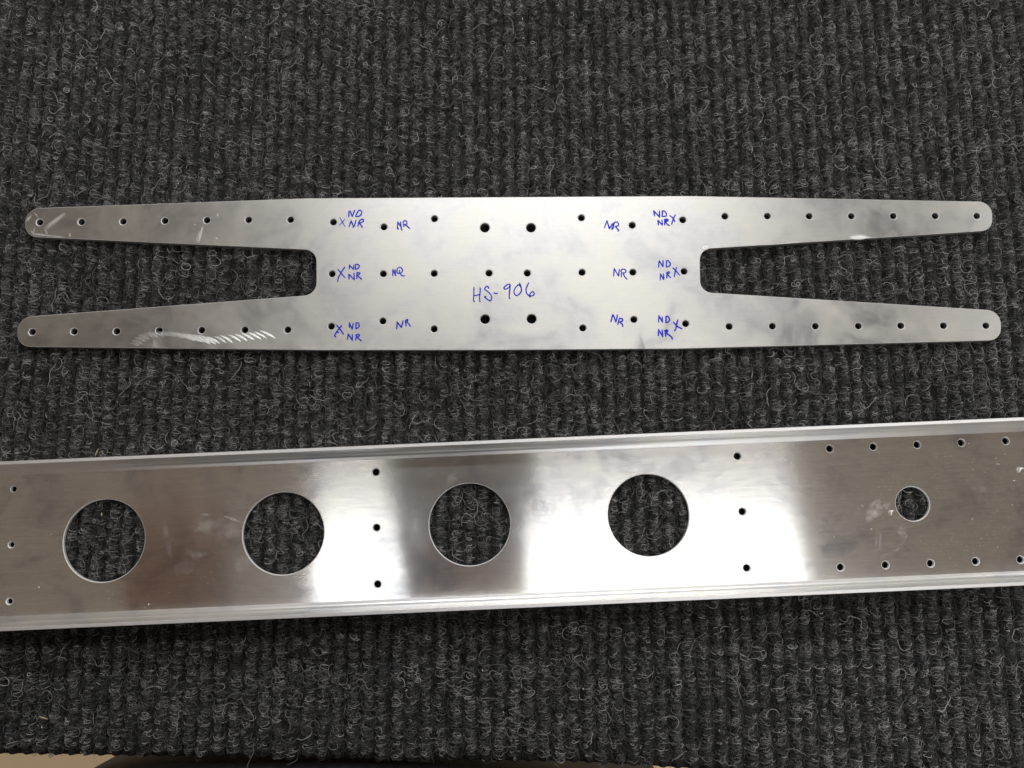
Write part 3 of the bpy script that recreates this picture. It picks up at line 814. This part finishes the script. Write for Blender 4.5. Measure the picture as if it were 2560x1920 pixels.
ends = {}
for sign, op, nm in ((1, OPEN_FAR, 'far'), (-1, OPEN_NEAR, 'near')):
    (inn, outp, ti, to), b = flange_profile(op, sign, CW*0.5)
    ends[sign] = b
    # small flat lead-in so the shading meets the web without a seam
    path = [(b, WEB_TOP)]+inn[1:]+[ti, to]+outp[::-1][:-1]+[(b, 0.0)]
    lead = [(b-0.0, WEB_TOP)]
    V = []; Fc = []; Mi = []
    ss = np.linspace(-LEN, LEN, 44)
    npf = len(path)
    for s in ss:
        for (n_, z_) in path:
            V.append((s, sign*n_, z_))
    edge_i = len(inn)-1
    for i in range(len(ss)-1):
        for j in range(npf-1):
            a = i*npf+j
            q = (a, a+npf, a+npf+1, a+1)
            if sign < 0: q = q[::-1]
            Fc.append(q)
            Mi.append(1 if len(inn)-1 <= j <= len(inn)+1 else 0)
    Fc.append(tuple(range(npf)) if sign > 0 else tuple(range(npf))[::-1]); Mi.append(1)
    e = (len(ss)-1)*npf
    Fc.append(tuple(range(e, e+npf))[::-1] if sign > 0 else tuple(range(e, e+npf))); Mi.append(1)
    fl = mesh('flange', V, Fc, [M_flange, M_flange_edge], channel, Mi)
    bm = bmesh.new(); bm.from_mesh(fl.data)
    bmesh.ops.recalc_face_normals(bm, faces=bm.faces)
    for fa in bm.faces: fa.smooth = fa.material_index == 0
    for ed in bm.edges:
        if len(ed.link_faces) == 2 and (ed.calc_face_angle(0) > R(28) or ed.link_faces[0].material_index != ed.link_faces[1].material_index): ed.smooth = False
    bm.to_mesh(fl.data); bm.free()
    # normals at the tangent line are made exactly vertical through custom normals
    planar_uv(fl.data, 0.0)
    fl['label'] = ('flange along the far edge, next to the H-shaped plate' if sign > 0 else 'flange along the near edge of the channel')
    nrm = [None]*len(fl.data.loops)
    try:
        cn = [c.vector.copy() for c in fl.data.corner_normals]
        for li, lp in enumerate(fl.data.loops):
            co = fl.data.vertices[lp.vertex_index].co
            if abs(abs(co.y)/MM-b) < 1e-3 and co.z > 0.0005: cn[li] = Vector((0, 0, 1))
        fl.data.normals_split_custom_set(cn)
    except Exception as ex:
        print('normals', ex)

rings = []
for s, n_, r in CHANNEL_HOLES:
    rings.append((circle(s, n_, r, 96 if r > 10 else (56 if r > 3 else 22)), 0.28 if r > 3 else 0.28))
for k in range(1, 12):      # the rivet rows and stations carry on past the frame
    rings.append((circle(192.6+17.1*k, 22.4, 1.35, 22), 0.2)); rings.append((circle(192.25+17.1*k, -22.7, 1.35, 22), 0.2))
outline = [(-LEN, -ends[-1]), (LEN, -ends[-1]), (LEN, ends[1]), (-LEN, ends[1])]
V, Fc, Mi = sheet(outline, rings, 0.0, WEB_TOP, 0.0, None)
web = mesh('web', V, Fc, [M_web, M_edge], channel, Mi)
planar_uv(web.data, 0.0)
for lab, marks in CHANNEL_SCUFFS:
    o = lens_marks('scuff_mark', marks, WEB_TOP+0.006, M_smear, channel)
    o['label'] = lab

# ------------------------------------------------------------------ shavings, specks, straws
def tube(V, Fc, pts, rads, seg=6):
    base = len(V); n = len(pts)
    for i in range(n):
        a = Vector(pts[max(0, i-1)]); b = Vector(pts[min(n-1, i+1)])
        d = (b-a).normalized()
        u = d.cross(Vector((0, 0, 1)))
        u = u.normalized() if u.length > 1e-4 else Vector((1, 0, 0))
        w = u.cross(d)
        for k in range(seg):
            q = 2*math.pi*k/seg
            V.append(tuple(Vector(pts[i])+(u*math.cos(q)+w*math.sin(q))*rads[i]))
    for i in range(n-1):
        for k in range(seg):
            a = base+i*seg+k; b = base+i*seg+(k+1) % seg
            Fc.append((a, b, b+seg, a+seg))
    Fc.append(tuple(base+k for k in range(seg))[::-1]); Fc.append(tuple(base+(n-1)*seg+k for k in range(seg)))

def shaving(lab, s, n_, ln, rot):
    V = []; Fc = []
    pts = []
    for k in range(13):
        t = k/12
        pts.append((math.cos(rot)*ln*(t-0.5)-math.sin(rot)*0.35*ln*math.sin(math.pi*t), math.sin(rot)*ln*(t-0.5)+math.cos(rot)*0.35*ln*math.sin(math.pi*t), 0.35+0.35*math.sin(math.pi*t)))
    tube(V, Fc, pts, [0.12+0.34*math.sin(math.pi*min(1, k/12+0.12)) for k in range(13)], 7)
    o = mesh('metal_shaving', V, Fc, [M_shaving], None, smooth=True)
    x, y = ch_world(s, n_)
    o.location = (x*MM, y*MM, WEB_TOP*MM)
    tag(o, lab, 'metal shaving', 'metal shavings on the channel')
for lab, (s, n_), ln, rot in SHAVINGS: shaving(lab, s, n_, ln, rot)

def blobs(name, pts, size, mat, parent=None):
    V = []; Fc = []
    for x, y, z in pts:
        r = rnd.uniform(0.6, 1.25)*size; a = rnd.uniform(0, 6.3); st = rnd.uniform(1.0, 2.2)
        base = len(V)
        for (dx, dy, dz) in ((1, 0, 0), (0.2, .6, 0), (-1, .2, 0), (-.1, -.55, 0), (0, 0, .7), (0, 0, -.7)):
            dx *= st
            V.append((x+r*(dx*math.cos(a)-dy*math.sin(a)), y+r*(dx*math.sin(a)+dy*math.cos(a)), z+r*dz))
        for q in ((0, 1, 4), (1, 2, 4), (2, 3, 4), (3, 0, 4), (1, 0, 5), (2, 1, 5), (3, 2, 5), (0, 3, 5)):
            Fc.append(tuple(base+i for i in q))
    return mesh(name, V, Fc, [mat], parent)

tag(blobs('metal_crumbs', [(*ch_world(s, n_), WEB_TOP+0.1) for s, n_ in CHANNEL_SPECKS], 0.26, M_speck), 'tiny bright metal crumbs lying in the channel', None, None, 'stuff')
tag(blobs('metal_dust', [(x, y, 0.35) for x, y in DUST], 0.30, M_speck), 'tiny bright specks caught in the carpet pile', None, None, 'stuff')
labs = ['thin straw sliver sticking out of the carpet above the channel', 'thin straw sliver near the bottom left corner of the carpet', 'short straw chip lying on the carpet inside the leftmost round hole']
for lab, (x0, y0, x1, y1) in zip(labs, STRAWS):
    V = []; Fc = []
    tube(V, Fc, [(x0+(x1-x0)*t, y0+(y1-y0)*t, 0.3+0.8*t) for t in (0, .25, .5, .75, 1)], [0.1, 0.2, 0.24, 0.2, 0.06], 5)
    o = mesh('straw_sliver', V, Fc, [M_straw])
    tag(o, lab, 'straw', 'straw slivers on the carpet')

# ------------------------------------------------------------------ photographer leaning at the bench with a phone
M_skin = simple('skin', (0.56, 0.34, 0.25), 0.5, 0.0, 0.1, 60.0)
M_shirt = simple('black_shirt', (0.012, 0.012, 0.016), 0.85, 0.0, 0.25, 1800.0, 0.4)
M_jeans = simple('dark_trousers', (0.03, 0.035, 0.055), 0.9, 0.0, 0.2, 900.0)
M_hair = simple('brown_hair', (0.05, 0.032, 0.02), 0.6, 0.0, 0.3, 300.0)
M_shoe = simple('dark_shoe', (0.02, 0.02, 0.02), 0.6)
M_phone = simple('phone_back', (0.045, 0.06, 0.11), 0.35)
M_glass = simple('phone_glass', (0.01, 0.01, 0.012), 0.08)
PX = -75.0
J = {}      # joint: (x, y, z, radius)
def jt(n, x, y, z, r): J[n] = (x, y, z, r)
jt('pelvis', PX, -225, 20, 105); jt('waist', PX, -222, 150, 98); jt('chest', PX, -212, 320, 105); jt('upper', PX, -205, 430, 85)
jt('neck', PX+6, -190, 500, 50); jt('nape', PX+12, -175, 560, 52); jt('head', PX+22, -143, 620, 82); jt('crown', PX+24, -140, 680, 70)
for s, k in ((-1, 'l'), (1, 'r')):
    jt('hip'+k, PX+s*85, -225, -10, 88); jt('thigh'+k, PX+s*92, -222, -220, 78); jt('knee'+k, PX+s*95, -220, -380, 56)
    jt('calf'+k, PX+s*97, -238, -490, 55); jt('ankle'+k, PX+s*98, -245, -705, 38); jt('toe'+k, PX+s*112, -120, -736, 32)
    jt('shoulder'+k, PX+s*165, -212, 455, 60)
jt('elbowr', 95, -335, 262, 43); jt('forer', 48, -232, 283, 40); jt('wristr', -8, -118, 303, 28); jt('palmr', -30, -84, 302, 27)
jt('elbowl', -330, -300, 235, 43); jt('forel', -290, -205, 250, 40); jt('wristl', -250, -110, 268, 28); jt('palml', -238, -68, 268, 28)
E = [('pelvis', 'waist'), ('waist', 'chest'), ('chest', 'upper'), ('upper', 'neck'), ('neck', 'nape'), ('nape', 'head'), ('head', 'crown')]
for k in 'lr':
    E += [('pelvis', 'hip'+k), ('hip'+k, 'thigh'+k), ('thigh'+k, 'knee'+k), ('knee'+k, 'calf'+k), ('calf'+k, 'ankle'+k), ('ankle'+k, 'toe'+k),
          ('upper', 'shoulder'+k), ('shoulder'+k, 'elbow'+k), ('elbow'+k, 'fore'+k), ('fore'+k, 'wrist'+k), ('wrist'+k, 'palm'+k)]
def finger(name, root, pts, r0):
    prev = root
    for i, p in enumerate(pts):
        n = '%s_%d' % (name, i)
        jt(n, *p, r0*(1-0.1*i)); E.append((prev, n)); prev = n
# right hand: four fingers curl under the back of the phone, thumb over its edge
finger('fr1', 'palmr', [(-14, -70, 296), (-15, -52, 287), (-18, -36, 288), (-19, -27, 290)], 9.5)
finger('fr2', 'palmr', [(-33, -66, 295), (-36, -47, 286), (-39, -28, 288), (-40, -18, 290)], 10)
finger('fr3', 'palmr', [(-50, -68, 295), (-57, -50, 286), (-61, -34, 288), (-62, -25, 290)], 9.5)
finger('fr4', 'palmr', [(-60, -76, 296), (-73, -62, 288), (-80, -50, 289), (-82, -43, 290)], 8)
finger('tr', 'palmr', [(-10, -86, 312), (0, -66, 316), (4, -46, 315)], 10.5)
# left hand: relaxed, half curled beside the phone
finger('fl1', 'palml', [(-216, -48, 262), (-205, -26, 252), (-203, -14, 240), (-208, -9, 232)], 9.5)
finger('fl2', 'palml', [(-233, -40, 262), (-228, -14, 250), (-228, -4, 236), (-232, -2, 227)], 10)
finger('fl3', 'palml', [(-250, -42, 262), (-251, -19, 250), (-252, -9, 237), (-254, -8, 229)], 9.5)
finger('fl4', 'palml', [(-264, -50, 262), (-270, -33, 251), (-272, -26, 241), (-272, -26, 234)], 8)
finger('tl', 'palml', [(-212, -74, 258), (-198, -58, 248), (-194, -42, 244)], 10.5)
names = list(J); ix = {n: i for i, n in enumerate(names)}
me = bpy.data.meshes.new('person')
me.from_pydata([tuple(c*MM for c in J[n][:3]) for n in names], [(ix[a], ix[b]) for a, b in E], [])
me.materials.append(M_skin)
person = bpy.data.objects.new('person', me); COL.objects.link(person)
tag(person, 'person in a black shirt leaning on the near bench edge, only a black sliver showing', 'person')
sk = person.modifiers.new('skin', 'SKIN'); sk.use_smooth_shade = True
for i, n in enumerate(names):
    sv = me.skin_vertices[0].data[i]
    sv.radius = (J[n][3]*MM,)*2
    sv.use_root = (n == 'pelvis')
sub = person.modifiers.new('subdivision', 'SUBSURF'); sub.levels = 1; sub.render_levels = 2

def loft(name, rings, mat, parent, seg=48, p=2.0, fold=0.0):
    V = []; Fc = []
    for k, (cx, cy, cz, rx, ry) in enumerate(rings):
        for i in range(seg):
            a = 2*math.pi*i/seg
            c, s = math.cos(a), math.sin(a)
            q = (abs(c)**p+abs(s)**p)**(-1/p)
            f = 1+fold*math.sin(7*a+k*0.9)*math.sin(3*a+1.7*k)
            V.append((cx+rx*c*q*f, cy+ry*s*q*f, cz))
    for k in range(len(rings)-1):
        for i in range(seg):
            a = k*seg+i; b = k*seg+(i+1) % seg
            Fc.append((a, b, b+seg, a+seg))
    o = mesh(name, V, Fc, [mat], parent, smooth=True)
    return o
shirt = loft('shirt', [(PX, -225, -130, 172, 118), (PX, -222, -75, 172, 119), (PX, -216, -35, 171, 118), (PX, -215, -12, 170, 117), (PX, -217, 10, 168, 115.5), (PX, -226, 60, 164, 114),
      (PX, -226, 160, 160, 116), (PX, -222, 280, 176, 124), (PX, -214, 370, 192, 122), (PX, -208, 435, 192, 105), (PX, -200, 480, 150, 82), (PX+4, -194, 506, 80, 66), (PX+5, -192, 516, 64, 60)], M_shirt, person, 72, 2.5, 0.006)
def sleeve(k):
    a = Vector(J['shoulder'+k][:3]); b = Vector(J['elbow'+k][:3])
    V = []; Fc = []
    tube(V, Fc, [a+(b-a)*t for t in (-0.12, 0, .2, .4, .62)], [62, 72, 70, 64, 62], 20)
    o = mesh('sleeve', V, Fc, [M_shirt], person, smooth=True)
sleeve('l'); sleeve('r')
for s, k in ((-1, 'l'), (1, 'r')):
    loft('trouser_leg', [(PX+s*86, -225, -60, 100, 108), (PX+s*90, -223, -220, 92, 96), (PX+s*94, -222, -380, 72, 76), (PX+s*97, -238, -520, 66, 70), (PX+s*98, -245, -708, 62, 66)], M_jeans, person, 24)
    V = []; Fc = []
    tube(V, Fc, [(PX+s*96, -290, -730), (PX+s*98, -270, -726), (PX+s*102, -220, -720), (PX+s*108, -150, -730), (PX+s*112, -95, -736), (PX+s*113, -75, -740)], [20, 36, 44, 38, 30, 14], 14)
    mesh('shoe', V, Fc, [M_shoe], person, smooth=True)
# hair, ears, nose, eyes, mouth: the head looks down at the phone
V = []; Fc = []
hc_ = Vector((PX+23, -152, 646))
for i in range(13):
    for j in range(25):
        th = math.pi*0.62*i/12; ph = 2*math.pi*j/24
        d = Vector((math.sin(th)*math.cos(ph), math.sin(th)*math.sin(ph), math.cos(th)))
        rr = 1+0.03*math.sin(9*ph)*math.sin(5*th)
        front = max(0.0, d.y)
        V.append((hc_.x+d.x*86*rr, hc_.y-10+d.y*98*rr, hc_.z+12+d.z*92*rr+front*front*34))
for i in range(12):
    for j in range(24):
        a = i*25+j
        Fc.append((a, a+25, a+26, a+1))
mesh('hair', V, Fc, [M_hair], person, smooth=True)
def ball(name, c, r, mat, n=10):
    V = []; Fc = []
    for i in range(n+1):
        for j in range(2*n):
            th = math.pi*i/n; ph = math.pi*j/n
            V.append((c[0]+r[0]*math.sin(th)*math.cos(ph), c[1]+r[1]*math.sin(th)*math.sin(ph), c[2]+r[2]*math.cos(th)))
    for i in range(n):
        for j in range(2*n):
            a = i*2*n+j; b = i*2*n+(j+1) % (2*n)
            Fc.append((a, a+2*n, b+2*n, b))
    return mesh(name, V, Fc, [mat], person, smooth=True)
M_eye = simple('eye', (0.05, 0.04, 0.035), 0.2)
M_lip = simple('lip', (0.42, 0.18, 0.15), 0.5)
for s in (-1, 1):
    ball('ear', (PX+22+s*82, -145, 618), (9, 19, 30), M_skin)
    ball('eye', (PX+22+s*31, -70, 624), (13, 9, 8), M_eye)
ball('nose', (PX+22, -60, 598), (14, 20, 26), M_skin)
ball('mouth', (PX+22, -72, 566), (24, 10, 7), M_lip)

phone = bpy.data.objects.new('smartphone', None); COL.objects.link(phone)
phone.location = (0, 0, 0.300); phone.rotation_euler = (R(8.5), 0, 0)
tag(phone, 'dark smartphone held over the bench, seen only as a blurred reflection in the channel', 'phone')
def slab(name, x0, x1, y0, y1, r, z0, z1, mat):
    pl = fillet([(x0, y0, r), (x1, y0, r), (x1, y1, r), (x0, y1, r)], 6)
    V, Fc, Mi = sheet(pl, [], z0, z1, 0.6)
    return mesh(name, V, Fc, [mat, mat], phone, Mi)
slab('case', -98, 22, -44, 30, 10, 1.6, 9.0, M_phone)
slab('screen', -95, 19, -41, 27, 8, 9.02, 9.7, M_glass)
V, Fc, Mi = sheet(circle(0, 0, 7.0, 28), [(circle(0, 0, 4.6, 28), 0.15)], 0.9, 1.58, 0.15)
mesh('lens_ring', V, Fc, [M_edge, M_edge], phone, Mi)
